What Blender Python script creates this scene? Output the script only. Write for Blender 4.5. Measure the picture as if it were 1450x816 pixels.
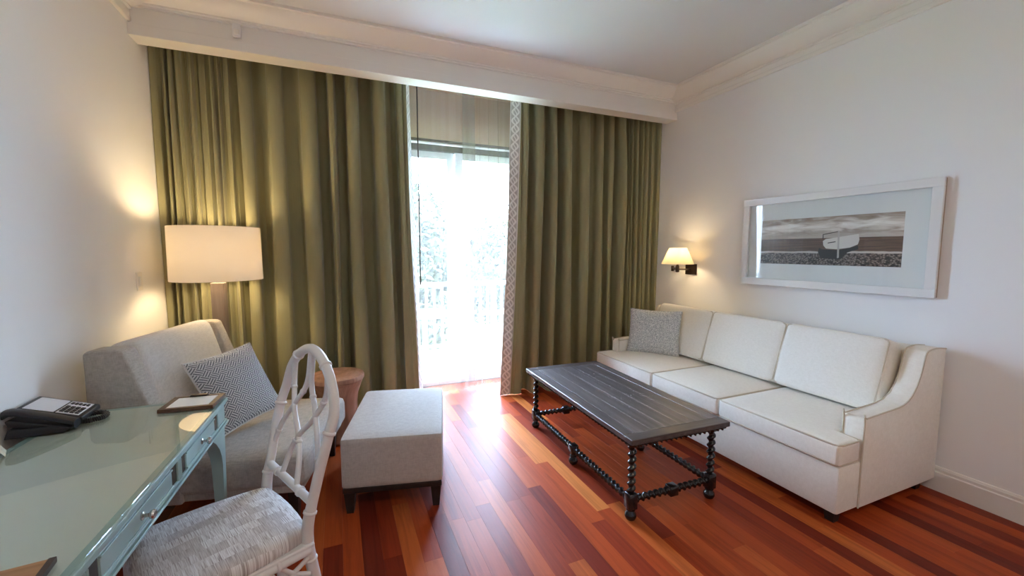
import bpy, bmesh, math, random
from mathutils import Vector, Matrix
R = math.radians
random.seed(7)
scene = bpy.context.scene
col = scene.collection
for o in list(bpy.data.objects): bpy.data.objects.remove(o, do_unlink=True)

# ------------------------------------------------------------ camera, sky, exposure
cam_d = bpy.data.cameras.new('camera'); cam = bpy.data.objects.new('camera', cam_d); col.objects.link(cam)
cam_d.sensor_width = 36.0; cam_d.lens = 36.0 * 588.0 / 1450.0; cam_d.clip_start = .02
cam.location = (0, 0, 1.5); cam.rotation_euler = (R(90 - 5.15), 0, R(-22.8))
scene.camera = cam
vs = scene.view_settings
vs.view_transform = 'Standard'; vs.look = 'None'; vs.gamma = 1; vs.use_curve_mapping = False
vs.exposure = 1.76
scene.cycles.transparent_max_bounces = 32; scene.cycles.max_bounces = 12; scene.cycles.diffuse_bounces = 6
SKY = 28.0; SUN = 8.0
LAMP_W = 5.5; DOME_E = 15.5; SCONCE_W = 2.0
world = bpy.data.worlds.new('sky'); scene.world = world; world.use_nodes = True
wn = world.node_tree.nodes; wl = world.node_tree.links
bg = wn['Background']; bg.inputs['Strength'].default_value = SKY
tc = wn.new('ShaderNodeTexCoord'); nz = wn.new('ShaderNodeTexNoise'); nz.inputs['Scale'].default_value = 3.0
nz.inputs['Detail'].default_value = 5
cr = wn.new('ShaderNodeValToRGB'); cr.color_ramp.elements[0].position = .42; cr.color_ramp.elements[1].position = .6
cr.color_ramp.elements[0].color = (.40, .62, 1.0, 1); cr.color_ramp.elements[1].color = (.62, .79, 1.0, 1)
wl.new(tc.outputs['Generated'], nz.inputs['Vector']); wl.new(nz.outputs['Fac'], cr.inputs['Fac'])
wl.new(cr.outputs['Color'], bg.inputs['Color'])
sun_l = bpy.data.lights.new('sun', 'SUN'); sun_l.energy = SUN; sun_l.angle = R(1.0); sun_l.color = (1., .96, .90)
sun = bpy.data.objects.new('sun', sun_l); col.objects.link(sun); sun.rotation_euler = Vector((-.42, -.06, -.9)).to_track_quat('-Z', 'Y').to_euler()
# room limits (metres): camera stands at the origin
XL, XR, YB, YF, ZC = -1.20, 3.43, 4.45, -2.3, 3.20
def portal(name, loc, rot, sx, sy):
    l = bpy.data.lights.new(name, 'AREA'); l.shape = 'RECTANGLE'; l.size = sx; l.size_y = sy
    l.cycles.is_portal = True
    o = bpy.data.objects.new(name, l); col.objects.link(o); o.location = loc; o.rotation_euler = rot
DOOR = (.45, 2.0, 2.62)                  # x0, x1, head height
portal('door_portal', ((DOOR[0] + DOOR[1]) / 2, YB + .26, DOOR[2] / 2), (R(-90), 0, 0), DOOR[1] - DOOR[0], DOOR[2])

# ------------------------------------------------------------ mesh helpers
class MB:
    """collects geometry; build() links it as ONE mesh object"""
    def __init__(s): s.v = []; s.f = []; s.uv = {}
    def add(s, vs_, fs):
        n = len(s.v); s.v += [tuple(p) for p in vs_]; s.f += [tuple(i + n for i in f) for f in fs]; return s
    def box(s, x0, x1, y0, y1, z0, z1):
        return s.add([(x, y, z) for z in (z0, z1) for y in (y0, y1) for x in (x0, x1)],
                     [(0, 2, 3, 1), (4, 5, 7, 6), (0, 1, 5, 4), (2, 6, 7, 3), (0, 4, 6, 2), (1, 3, 7, 5)])
    def bm(s, bm, mat=None):
        if mat is not None: bm.transform(mat)
        bm.verts.ensure_lookup_table()
        for i, v in enumerate(bm.verts): v.index = i
        s.add([v.co[:] for v in bm.verts], [[v.index for v in f.verts] for f in bm.faces]); bm.free(); return s
    def bbox(s, x0, x1, y0, y1, z0, z1, b=.01, seg=2, mat=None):
        bm = bmesh.new(); bmesh.ops.create_cube(bm, size=1)
        bm.transform(Matrix.Translation(((x0 + x1) / 2, (y0 + y1) / 2, (z0 + z1) / 2)) @ Matrix.Diagonal((x1 - x0, y1 - y0, z1 - z0, 1)))
        bmesh.ops.bevel(bm, geom=bm.edges[:], offset=b, segments=seg, profile=.5, affect='EDGES')
        return s.bm(bm, mat)
    def prism(s, poly, fn, a, b, bevel=0, seg=2):
        """poly: 2-D outline, fn(p, q, t) -> point, between t=a and t=b"""
        bm = bmesh.new(); n = len(poly)
        A = [bm.verts.new(fn(p, q, a)) for p, q in poly]; B = [bm.verts.new(fn(p, q, b)) for p, q in poly]
        bm.faces.new(A[::-1]); bm.faces.new(B)
        for i in range(n): bm.faces.new((A[i], A[(i + 1) % n], B[(i + 1) % n], B[i]))
        bmesh.ops.recalc_face_normals(bm, faces=bm.faces[:])
        if bevel: bmesh.ops.bevel(bm, geom=bm.edges[:], offset=bevel, segments=seg, profile=.5, affect='EDGES', clamp_overlap=True)
        return s.bm(bm)
    def tube(s, pts, r, seg=8, closed=False, cap=True):
        pts = [Vector(p) for p in pts]; n = len(pts)
        rs = r if isinstance(r, (list, tuple)) else [r] * n
        tang = []
        for i in range(n):
            a = pts[(i - 1) % n] if closed or i > 0 else pts[0]; b = pts[(i + 1) % n] if closed or i < n - 1 else pts[-1]
            t = (b - a); tang.append(t.normalized() if t.length > 1e-9 else Vector((0, 0, 1)))
        u = tang[0].orthogonal().normalized(); V = []; 
        for i in range(n):
            u = (u - tang[i] * u.dot(tang[i])).normalized(); w = tang[i].cross(u)
            for k in range(seg):
                an = 2 * math.pi * k / seg; V.append(pts[i] + (u * math.cos(an) + w * math.sin(an)) * rs[i])
        Fs = []
        for i in range(n if closed else n - 1):
            j = (i + 1) % n
            for k in range(seg):
                k2 = (k + 1) % seg; Fs.append((i * seg + k, i * seg + k2, j * seg + k2, j * seg + k))
        if cap and not closed:
            Fs.append(tuple(range(seg))[::-1]); Fs.append(tuple((n - 1) * seg + k for k in range(seg)))
        return s.add(V, Fs)
    def lathe(s, prof, c=(0, 0, 0), seg=32, caps=True):
        V = []; Fs = []; n = len(prof)
        for r, z in prof:
            for k in range(seg):
                a = 2 * math.pi * k / seg; V.append((c[0] + r * math.cos(a), c[1] + r * math.sin(a), c[2] + z))
        for i in range(n - 1):
            for k in range(seg):
                k2 = (k + 1) % seg; Fs.append((i * seg + k, i * seg + k2, (i + 1) * seg + k2, (i + 1) * seg + k))
        if caps:
            Fs.append(tuple(range(seg))[::-1]); Fs.append(tuple((n - 1) * seg + k for k in range(seg)))
        return s.add(V, Fs)
    def twist(s, p0, p1, r=.0185, off=.0055, pitch=.040, seg=10, per=9):
        """a barley-twist rod: a round section whose centre winds round the axis"""
        p0, p1 = Vector(p0), Vector(p1); ax = (p1 - p0); L = ax.length; ax.normalize()
        u = ax.orthogonal().normalized(); w = ax.cross(u); n = max(4, int(L / pitch * per)); V = []; Fs = []
        for i in range(n + 1):
            t = L * i / n; ph = 2 * math.pi * t / pitch; c = p0 + ax * t + (u * math.cos(ph) + w * math.sin(ph)) * off
            for k in range(seg):
                a = 2 * math.pi * k / seg; V.append(c + (u * math.cos(a) + w * math.sin(a)) * r)
        for i in range(n):
            for k in range(seg):
                k2 = (k + 1) % seg; Fs.append((i * seg + k, i * seg + k2, (i + 1) * seg + k2, (i + 1) * seg + k))
        Fs.append(tuple(range(seg))[::-1]); Fs.append(tuple(n * seg + k for k in range(seg)))
        return s.add(V, Fs)
    def cushion(s, x0, x1, y0, y1, z0, z1, r=.04, crown=0., cut=9, mat=None, side=0.):
        """soft rounded box; crown bulges both flat z faces, side the others"""
        c = Vector(((x0 + x1) / 2, (y0 + y1) / 2, (z0 + z1) / 2)); h = Vector(((x1 - x0) / 2, (y1 - y0) / 2, (z1 - z0) / 2))
        bm = bmesh.new(); bmesh.ops.create_cube(bm, size=2); bmesh.ops.subdivide_edges(bm, edges=bm.edges[:], cuts=cut, use_grid_fill=True)
        r = min(r, h.x * .98, h.y * .98, h.z * .98)
        for v in bm.verts:
            # push samples towards the edges so that the rounding has enough faces
            q = Vector([math.copysign(abs(a) ** .55, a) if abs(a) > 1e-6 else 0. for a in v.co])
            p = Vector((q.x * h.x, q.y * h.y, q.z * h.z)); inn = Vector([max(-h[i] + r, min(h[i] - r, p[i])) for i in range(3)])
            d = p - inn
            if d.length > 1e-9: p = inn + d.normalized() * r
            a, b, e = [max(0., 1 - (p[i] / h[i]) ** 2) for i in range(3)]
            p.z += math.copysign(crown * a * b, p.z) if abs(p.z) > 1e-6 else 0
            p.x += math.copysign(side * b * e, p.x) if abs(p.x) > 1e-6 else 0
            p.y += math.copysign(side * a * e, p.y) if abs(p.y) > 1e-6 else 0
            v.co = p + c
        return s.bm(bm, mat)
    def build(s, name, mat, parent=None, smooth=False, uv=None):
        me = bpy.data.meshes.new(name); me.from_pydata(s.v, [], s.f); me.validate(); me.update()
        if smooth:
            me.polygons.foreach_set('use_smooth', [True] * len(me.polygons))
            me.set_sharp_from_angle(angle=R(smooth if smooth is not True else 40))
        if uv:
            ul = me.uv_layers.new(name='UVMap')
            for lp in me.loops: ul.data[lp.index].uv = uv(me.vertices[lp.vertex_index].co)
        me.materials.append(mat)
        o = bpy.data.objects.new(name, me); col.objects.link(o)
        if parent is not None: o.parent = parent
        return o
def tag(o, label=None, cat=None, group=None, kind=None):
    for k, v in (('label', label), ('category', cat), ('group', group), ('kind', kind)):
        if v: o[k] = v
    return o
def thing(name, label, cat, loc=(0, 0, 0), rz=0, group=None):
    o = bpy.data.objects.new(name, None); col.objects.link(o); o.empty_display_size = .1
    o.location = loc; o.rotation_euler = (0, 0, rz); return tag(o, label, cat, group)
def struct(o): o['kind'] = 'structure'; return o
def smoothpath(pts, n=6, closed=False):
    """Catmull-Rom through the points"""
    P = [Vector(p) for p in pts]; out = []; m = len(P)
    for i in range(m if closed else m - 1):
        p1, p2 = P[i], P[(i + 1) % m]
        p0 = P[(i - 1) % m] if closed or i > 0 else p1 * 2 - p2
        p3 = P[(i + 2) % m] if closed or i + 2 < m else p2 * 2 - p1
        for k in range(n):
            t = k / n
            out.append(.5 * ((2 * p1) + (p2 - p0) * t + (2 * p0 - 5 * p1 + 4 * p2 - p3) * t * t + (3 * p1 - p0 - 3 * p2 + p3) * t ** 3))
    if not closed: out.append(P[-1])
    return out

# ------------------------------------------------------------ material helpers
class S:
    """a node socket with arithmetic"""
    def __init__(s, nt, sock): s.nt = nt; s.k = sock
    def op(s, o, b=None, c=None):
        n = s.nt.nodes.new('ShaderNodeMath'); n.operation = o; s.nt.links.new(s.k, n.inputs[0])
        for i, q in ((1, b), (2, c)):
            if q is None: continue
            if isinstance(q, S): s.nt.links.new(q.k, n.inputs[i])
            else: n.inputs[i].default_value = q
        return S(s.nt, n.outputs[0])
    def __add__(s, b): return s.op('ADD', b)
    def __sub__(s, b): return s.op('SUBTRACT', b)
    def __mul__(s, b): return s.op('MULTIPLY', b)
    def __truediv__(s, b): return s.op('DIVIDE', b)
    def lt(s, b): return s.op('LESS_THAN', b)
    def gt(s, b): return s.op('GREATER_THAN', b)
    def abs(s): return s.op('ABSOLUTE')
    def fr(s): return s.op('FRACT')
    def fl(s): return s.op('FLOOR')
    def sin(s): return s.op('SINE')
    def max(s, b): return s.op('MAXIMUM', b)
    def min(s, b): return s.op('MINIMUM', b)
    def mod2(s): return (s * .5).fr().gt(.25)
class Mat:
    def __init__(s, name, rough=.6, **kw):
        s.m = bpy.data.materials.new(name); s.m.use_nodes = True; s.nt = s.m.node_tree
        s.b = s.nt.nodes['Principled BSDF']; s.out = s.nt.nodes['Material Output']; s.b.inputs['Roughness'].default_value = rough
        for k, v in kw.items(): s.b.inputs[k.replace('_', ' ')].default_value = v
    def node(s, t): return s.nt.nodes.new(t)
    def link(s, a, b): s.nt.links.new(a, b)
    def coord(s, which='Object'):
        return s.node('ShaderNodeTexCoord').outputs[which]
    def xyz(s, which='Object'):
        n = s.node('ShaderNodeSeparateXYZ'); s.link(s.coord(which), n.inputs[0]); return [S(s.nt, n.outputs[i]) for i in range(3)]
    def rand(s): return S(s.nt, s.node('ShaderNodeObjectInfo').outputs['Random'])
    def vec(s, x, y, z=0.):
        n = s.node('ShaderNodeCombineXYZ')
        for i, q in enumerate((x, y, z)):
            if isinstance(q, S): s.link(q.k, n.inputs[i])
            else: n.inputs[i].default_value = q
        return n.outputs[0]
    def noise(s, vec=None, scale=5., detail=3., rough=.5, dist=0.):
        n = s.node('ShaderNodeTexNoise'); n.inputs['Scale'].default_value = scale; n.inputs['Detail'].default_value = detail
        n.inputs['Roughness'].default_value = rough; n.inputs['Distortion'].default_value = dist
        s.link(vec if vec is not None else s.coord(), n.inputs['Vector']); return S(s.nt, n.outputs['Fac'])
    def scaled(s, sx, sy, sz, which='Object'):
        x, y, z = s.xyz(which); return s.vec(x * sx, y * sy, z * sz)
    def white(s, vec):
        n = s.node('ShaderNodeTexWhiteNoise'); n.noise_dimensions = '3D'; s.link(vec, n.inputs['Vector']); return S(s.nt, n.outputs['Value'])
    def ramp(s, fac, stops, interp='LINEAR'):
        n = s.node('ShaderNodeValToRGB'); e = n.color_ramp.elements; n.color_ramp.interpolation = interp
        while len(e) < len(stops): e.new(.5)
        for q, (p, c) in zip(e, stops): q.position = p; q.color = (*c, 1)
        s.link(fac.k, n.inputs[0]); return n.outputs[0]
    def mix(s, fac, a, b, mode='MIX'):
        n = s.node('ShaderNodeMix'); n.data_type = 'RGBA'; n.blend_type = mode
        if isinstance(fac, S): s.link(fac.k, n.inputs[0])
        else: n.inputs[0].default_value = fac
        for i, q in ((6, a), (7, b)):
            if isinstance(q, tuple): n.inputs[i].default_value = (*q, 1)
            else: s.link(q, n.inputs[i])
        return n.outputs[2]
    def color(s, c):
        if isinstance(c, tuple): s.b.inputs['Base Color'].default_value = (*c, 1)
        else: s.link(c, s.b.inputs['Base Color'])
        return s
    def bump(s, h, strength=.3, dist=.002):
        n = s.node('ShaderNodeBump'); n.inputs['Strength'].default_value = strength; n.inputs['Distance'].default_value = dist
        s.link(h.k, n.inputs['Height']); s.link(n.outputs[0], s.b.inputs['Normal']); return s
def flat(name, c, rough=.6, var=.0, vscale=3., bscale=0, bstr=.2, **kw):
    m = Mat(name, rough, **kw)
    if var:
        n = m.noise(scale=vscale, detail=4)
        m.color(m.ramp(n, [(.3, tuple(a * (1 - var) for a in c)), (.7, tuple(min(1, a * (1 + var)) for a in c))]))
    else: m.color(c)
    if bscale: m.bump(m.noise(scale=bscale, detail=2), bstr)
    return m.m
def linen(name, c1, c2, scale=420., rough=.9):
    """woven cloth: crossed threads of two tones"""
    m = Mat(name, rough, Sheen_Weight=.15)
    a = m.noise(m.scaled(scale, scale * .12, scale * .12), 1., 2); b = m.noise(m.scaled(scale * .12, scale, scale * .12), 1., 2)
    c = m.noise(m.scaled(scale * .12, scale * .12, scale), 1., 2); big = m.noise(scale=4.)
    h = (a + b + c) * .333
    m.color(m.ramp(h + (big - .5) * .04, [(.36, c1), (.62, c2)])); m.bump(h, .25, .001); return m.m
def wood(name, cols, scale=1., axis='y', rough=.35, per_object=False, coat=0., bump=.1):
    m = Mat(name, rough); m.b.inputs['Coat Weight'].default_value = coat; m.b.inputs['Coat Roughness'].default_value = .12
    x, y, z = m.xyz('Object')
    k = {'x': (1.2, 26, 26), 'y': (26, 1.2, 26), 'z': (26, 26, 1.2)}[axis]
    o = m.rand() * 37. if per_object else m.rand() * 0.
    v = m.vec(x * (k[0] * scale) + o, y * (k[1] * scale) + o, z * (k[2] * scale))
    g = m.noise(v, 1., 5, .6, .6); return m, g

WALL = flat('wall_paint', (.87, .878, .885), .75, bscale=300, bstr=.04)
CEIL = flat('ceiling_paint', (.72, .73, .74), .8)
TRIMM = flat('trim_paint', (.84, .82, .78), .45)
BASEM = flat('baseboard_paint', (.82, .79, .75), .4)
WHITEP = flat('white_gloss_paint', (.80, .80, .80), .28)
BLACKP = flat('black_plastic', (.018, .018, .022), .35)
DARKW = flat('dark_stained_wood', (.022, .016, .014), .35, var=.3, vscale=30)
BRONZE = flat('dark_bronze_metal', (.05, .035, .03), .35, Metallic=.8)
CHROME = flat('brushed_nickel', (.55, .53, .50), .25, Metallic=1.)
PAPER = flat('white_paper', (.82, .82, .80), .7)
def glass_mat(name, tint, ior=1.45, rough=0.):
    m = Mat(name); nt = m.nt; nt.nodes.remove(m.b)
    t = m.node('ShaderNodeBsdfTransparent'); t.inputs[0].default_value = (*tint, 1)
    g = m.node('ShaderNodeBsdfGlossy'); g.inputs['Roughness'].default_value = rough
    f = m.node('ShaderNodeFresnel'); f.inputs[0].default_value = ior; mx = m.node('ShaderNodeMixShader')
    ge = m.node('ShaderNodeNewGeometry'); k = S(nt, f.outputs[0]) * (S(nt, ge.outputs['Backfacing']) * -1. + 1.)   # only the entry face mirrors
    m.link(k.k, mx.inputs[0]); m.link(t.outputs[0], mx.inputs[1]); m.link(g.outputs[0], mx.inputs[2]); m.link(mx.outputs[0], m.out.inputs[0])
    return m.m
GLASS = glass_mat('clear_glass', (.97, .98, .98))
DESKGLASS = glass_mat('green_tinted_glass', (.95, .98, .96), 1.8)
def shade_mat(name, c, trans):
    m = Mat(name); m.nt.nodes.remove(m.b)
    d = m.node('ShaderNodeBsdfDiffuse'); d.inputs[0].default_value = (*c, 1); t = m.node('ShaderNodeBsdfTranslucent'); t.inputs[0].default_value = (*c, 1)
    mx = m.node('ShaderNodeMixShader'); mx.inputs[0].default_value = trans
    m.link(d.outputs[0], mx.inputs[1]); m.link(t.outputs[0], mx.inputs[2]); m.link(mx.outputs[0], m.out.inputs[0]); return m.m
SHADE = shade_mat('linen_lamp_shade', (.84, .80, .74), .29)
SHADE2 = shade_mat('cream_lamp_shade', (.88, .82, .68), .6)
def sheer_mat():
    m = Mat('sheer_voile'); m.nt.nodes.remove(m.b)
    d = m.node('ShaderNodeBsdfDiffuse'); d.inputs[0].default_value = (.80, .72, .63, 1)
    t = m.node('ShaderNodeBsdfTranslucent'); t.inputs[0].default_value = (.085, .084, .08, 1)
    a = m.node('ShaderNodeMixShader'); a.inputs[0].default_value = .55; m.link(d.outputs[0], a.inputs[1]); m.link(t.outputs[0], a.inputs[2])
    tr = m.node('ShaderNodeBsdfTransparent'); b = m.node('ShaderNodeMixShader')
    n = m.noise(m.scaled(160, 160, 2), 1., 2); m.link((n * .06 + .42).k, b.inputs[0])
    m.link(tr.outputs[0], b.inputs[1]); m.link(a.outputs[0], b.inputs[2]); m.link(b.outputs[0], m.out.inputs[0]); return m.m
SHEER = sheer_mat()

# ------------------------------------------------------------ the room
T = .2
def slab(name, *b, m=WALL): return struct(MB().box(*b).build(name, m))
floor = slab('floor', XL - T, XR + T, YF - T, YB + T, -.12, -.016, m=flat('dark_subfloor', (.03, .012, .008), .6))
ceiling = slab('ceiling', XL - T, XR + T, YF - T, YB + T, ZC, ZC + .15, m=CEIL)
slab('wall_left', XL - T, XL, YF - T, YB + T, -.016, ZC)
slab('wall_right', XR, XR + T, YF - T, YB + T, -.016, ZC)
def wall_hole(name, y0, y1, hole):
    x0, x1, z0, z1 = hole; b = MB()
    b.box(XL, x0, y0, y1, -.016, ZC); b.box(x1, XR, y0, y1, -.016, ZC); b.box(x0, x1, y0, y1, z1, ZC)
    if z0 > 0: b.box(x0, x1, y0, y1, -.016, z0)
    return struct(b.build(name, WALL))
wall_hole('wall_back', YB, YB + T, (DOOR[0], DOOR[1], -.1, DOOR[2]))
slab('wall_front', XL, XR, YF - T, YF, -.016, ZC)
# floor planks: each board a part of the floor
pm, g = wood('jatoba_plank', None, 1., 'y', .48, True, .16)
pm.b.inputs['Coat Roughness'].default_value = .33; pm.b.inputs['Coat IOR'].default_value = 1.5; pm.b.inputs['Specular IOR Level'].default_value = .12
rnd = pm.rand()
base = pm.ramp(rnd, [(0, (.13, .014, .007)), (.16, (.22, .026, .009)), (.32, (.33, .045, .011)), (.55, (.42, .068, .014)), (.80, (.47, .085, .018)), (.94, (.55, .135, .032)), (1, (.66, .22, .055))])
dark = pm.mix(1., base, pm.ramp(g, [(.3, (.62, .58, .55)), (.55, (1, 1, 1)), (.75, (.85, .82, .8))]), 'MULTIPLY')
pm.color(dark); pm.bump(g, .05, .0008)
PLANK = pm.m
def unit_plank(w):
    b = MB(); h = w / 2; c = .0004
    pts = [(-h, -.016), (-h, -c), (-h + c, 0), (h - c, 0), (h, -c), (h, -.016)]
    b.prism(pts, lambda p, q, t: (p, t, q), 0, 1); o = b.build('plank', PLANK, floor); return o
PW = .0905; rows = int(math.ceil((XR - XL) / PW)); proto = unit_plank(PW - .0003); first = True
rp = random.Random(21)
for i in range(rows):
    x = XL + PW * (i + .5)
    y = -.25 - rp.random() * .8
    while y < YB + .02:
        L = rp.choice([.55, .7, .85, 1.0, 1.15, 1.3, 1.5]) * rp.uniform(.93, 1.07); y1 = min(y + L, YB + .02)
        if y1 - y < .12: break
        o = proto if first else proto.copy()
        if not first: col.objects.link(o); o.parent = floor
        first = False
        o.location = (x, y, rp.uniform(-.0002, .0)); o.scale = (1, y1 - y - .0004, 1)
        y += L
rest = MB()
for i in range(rows):
    rest.box(XL + PW * i + .0005, XL + PW * (i + 1) - .0005, YF, -.26 - .79, -.016, -.0005)
ro = rest.build('plank_rows', PLANK, floor); ro['kind'] = 'stuff'

# pelmet over the curtains, cornices, baseboards
def pel(p, q, t): return (t, p, q)
PEL = [(3.72, 2.90), (3.57, 2.90), (3.57, 2.97), (3.588, 2.978), (3.588, 3.078), (3.574, 3.082), (3.574, 3.094), (3.562, 3.098), (3.562, 3.108),
       (3.545, 3.112), (3.50, 3.128), (3.46, 3.160), (3.445, 3.178), (3.425, 3.180), (3.425, 3.20), (3.72, 3.20)]
struct(MB().prism(PEL, pel, XL, XR).build('trim_1', TRIMM, smooth=25))
COR = [(0, 2.985), (.012, 2.985), (.018, 2.993), (.018, 3.012), (.012, 3.018), (.012, 3.060), (.026, 3.066), (.026, 3.078), (.045, 3.082), (.09, 3.10), (.125, 3.135),
       (.14, 3.172), (.155, 3.175), (.155, 3.20), (0, 3.20)]
struct(MB().prism(COR, lambda p, q, t: (XR - p, t, q), YF, 3.60).build('trim_2', TRIMM, smooth=25))
struct(MB().prism(COR, lambda p, q, t: (XL + p, t, q), YF, 3.60).build('trim_3', TRIMM, smooth=25))
struct(MB().prism(COR, lambda p, q, t: (t, YF + p, q), XL, XR).build('trim_4', TRIMM, smooth=25))
BB = [(0, 0), (.02, 0), (.02, .118), (.014, .124), (.014, .140), (.008, .152), (0, .155)]
struct(MB().prism(BB, lambda p, q, t: (XR - p, t, q), YF, YB).build('baseboard_right', BASEM, smooth=25))
struct(MB().prism(BB, lambda p, q, t: (XL + p, t, q), YF, YB).build('baseboard_left', BASEM, smooth=25))
b = MB().prism(BB, lambda p, q, t: (t, YB - p, q), XL + .02, DOOR[0] - .02); b.prism(BB, lambda p, q, t: (t, YB - p, q), DOOR[1] + .02, XR - .02)
struct(b.build('baseboard_back', BASEM, smooth=25))
struct(MB().prism(BB, lambda p, q, t: (t, YF + p, q), XL + .02, XR - .02).build('baseboard_front', BASEM, smooth=25))

# glazed balcony door
def glazed(name, x0, x1, z0, z1, y, n, fm, top=None):
    root = bpy.data.objects.new(name, None); col.objects.link(root); root.location = ((x0 + x1) / 2, y, z0); struct(root)
    cx = (x0 + x1) / 2
    f = MB(); w = .05
    f.box(x0 - cx, x0 - cx + w, -.05, .05, 0, z1 - z0); f.box(x1 - cx - w, x1 - cx, -.05, .05, 0, z1 - z0); f.box(x0 - cx + w, x1 - cx - w, -.05, .05, 0, .04)
    f.build('frame', fm, root)
    MB().box(x0 - cx + w, x1 - cx - w, -.05, .05, z1 - z0 - .06, z1 - z0).build('head_rail', top or fm, root)
    ww = (x1 - x0 - 2 * w) / n
    for i in range(n):
        a = x0 - cx + w + ww * i; yy = -.02 if i % 2 else .02; s = MB(); q = .085
        s.box(a, a + q, yy - .015, yy + .015, .04, z1 - z0 - .06); s.box(a + ww - q, a + ww, yy - .015, yy + .015, .04, z1 - z0 - .06)
        s.box(a + q, a + ww - q, yy - .015, yy + .015, .04, .14); s.box(a + q, a + ww - q, yy - .015, yy + .015, z1 - z0 - .13, z1 - z0 - .06)
        so = s.build('sash', fm, root)
        MB().box(a + q, a + ww - q, yy - .003, yy + .003, .14, z1 - z0 - .13).build('pane', GLASS, so)
    return root
glazed('door_1', DOOR[0], DOOR[1], 0, DOOR[2], YB + .1, 2, WHITEP, BRONZE)

# ------------------------------------------------------------ outside: balcony, railing, trees
struct(MB().box(-1.5, 4.2, YB + T, 6.3, -.2, -.03).build('balcony_floor', flat('pale_stone', (.42, .40, .37), .6, var=.1)))
rail = thing('balcony_railing', 'white balcony railing with thin balusters seen through the sheer curtain', 'railing', (1.3, 6.1, -.03))
MB().box(-2.8, 2.8, -.03, .03, 1.0, 1.06).build('top_rail', WHITEP, rail); MB().box(-2.8, 2.8, -.02, .02, .08, .12).build('bottom_rail', WHITEP, rail)
bal = MB().box(-.012, .012, -.012, .012, .12, 1.0).build('baluster', WHITEP, rail); bal.location.x = -2.75
for i in range(1, 47):
    c = bal.copy(); col.objects.link(c); c.parent = rail; c.location.x = -2.75 + .12 * i
for x in (-2.8, -.95, .95, 2.8): MB().box(x - .03, x + .03, -.03, .03, 0, 1.0).build('post', WHITEP, rail)
tb = thing('balcony_table', 'round white table standing out on the balcony', 'table', (1.02, 5.35, -.03))
MB().lathe([(.36, .70), (.38, .705), (.38, .725), (.36, .73)], seg=32).build('table_top', WHITEP, tb, 30)
MB().lathe([(.03, .02), (.03, .70)], seg=12).build('pedestal', WHITEP, tb, 30); MB().lathe([(.22, 0), (.22, .015), (.03, .03)], seg=24).build('base', WHITEP, tb, 30)
bc = thing('balcony_chair', 'pale balcony chair with a low rounded back by the railing', 'chair', (2.15, 5.45, -.03), R(120))
MB().cushion(-.25, .25, -.25, .25, .38, .46, .04).build('seat', flat('pale_canvas', (.75, .72, .66), .8), bc, True)
MB().tube(smoothpath([(.27, -.2, .62), (.1, -.27, .66), (-.2, -.25, .7), (-.3, 0, .74), (-.2, .25, .7), (.1, .27, .66), (.27, .2, .62)]), .02, 8).build('back_rail', WHITEP, bc, True)
for x in (-.22, .22):
    for y in (-.22, .22): MB().tube([(x, y, 0), (x, y, .40 if x > 0 else .68)], .016, 8).build('leg', WHITEP, bc, True)
struct(MB().box(-60, 60, 6.4, 90, -3.6, -3.4).build('ground', flat('lawn', (.16, .24, .06), .9, var=.3, vscale=.5)))
LEAF = Mat('leaf', .6); LEAF.color(LEAF.ramp(LEAF.noise(scale=2.), [(.3, (.014, .015, .002)), (.7, (.028, .028, .004))])); LEAF = LEAF.m
BARK = flat('bark', (.16, .11, .07), .9)
def tree(label, x, y, h, rad, seed):
    rr = random.Random(seed); t = thing('garden_tree', label, 'tree', (x, y, -3.4), group='trees beyond the balcony')
    MB().tube([(0, 0, 0), (.1, 0, h * .4), (0, .1, h * .7)], [.22, .16, .08], 8).build('trunk', BARK, t, True)
    f = MB()
    for k in range(14000):
        a = rr.uniform(0, 6.283); u = rr.uniform(-1, 1); q = rr.uniform(.35, 1) ** .5 * (1 + .22 * math.sin(3 * a + seed) * math.cos(4 * u))
        c = Vector((rad * q * math.sqrt(1 - u * u) * math.cos(a), rad * q * math.sqrt(1 - u * u) * math.sin(a), h * .66 + h * .36 * q * u))
        d = Vector((rr.gauss(0, 1), rr.gauss(0, 1), rr.gauss(0, 1))).normalized(); e = d.orthogonal().normalized(); s_ = rr.uniform(.07, .15)
        f.add([c - d * s_, c + e * s_ * .5, c + d * s_, c - e * s_ * .5], [(0, 1, 2, 3)])
    fo = f.build('foliage', LEAF, t); fo['kind'] = 'stuff'
tree('broad pale green tree beyond the balcony behind the left glass pane', 1.6, 12, 6.4, 2.0, 1)
tree('taller green tree beyond the balcony behind the right glass pane', 6.3, 14, 6.2, 2.1, 2)
tree('far green tree rising between the two nearer garden trees', 4.9, 24, 7.2, 2.4, 3)
tree('far green tree at the left edge of the glass door', -1.2, 24, 6.8, 2.4, 4)

# ------------------------------------------------------------ curtains
CURT = Mat('olive_satin_drape', .62, Sheen_Weight=.25)
CURT.color(CURT.ramp(CURT.noise(CURT.scaled(300, 300, 6), 1., 2), [(.3, (.285, .270, .142)), (.7, (.31, .292, .155))])); CURT = CURT.m
def trim_mat():
    m = Mat('scroll_embroidered_band', .8); n = m.node('ShaderNodeUVMap'); sp = m.node('ShaderNodeSeparateXYZ'); m.link(n.outputs[0], sp.inputs[0])
    u = S(m.nt, sp.outputs[0]); v = S(m.nt, sp.outputs[1])
    w = (v * 6.2832).sin() * .30
    a = (u - .5 - w).abs().lt(.09); b = (u - .5 + w).abs().lt(.09); e = (u - .5).abs().gt(.43)
    sm = ((v * 6.2832 * 2).sin() * .1 + .0); c = (u - .5 - sm).abs().lt(.05)
    m.color(m.mix(a.max(b).max(e).max(c), (.52, .50, .47), (.84, .83, .80))); return m.m
BAND = trim_mat()
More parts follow.
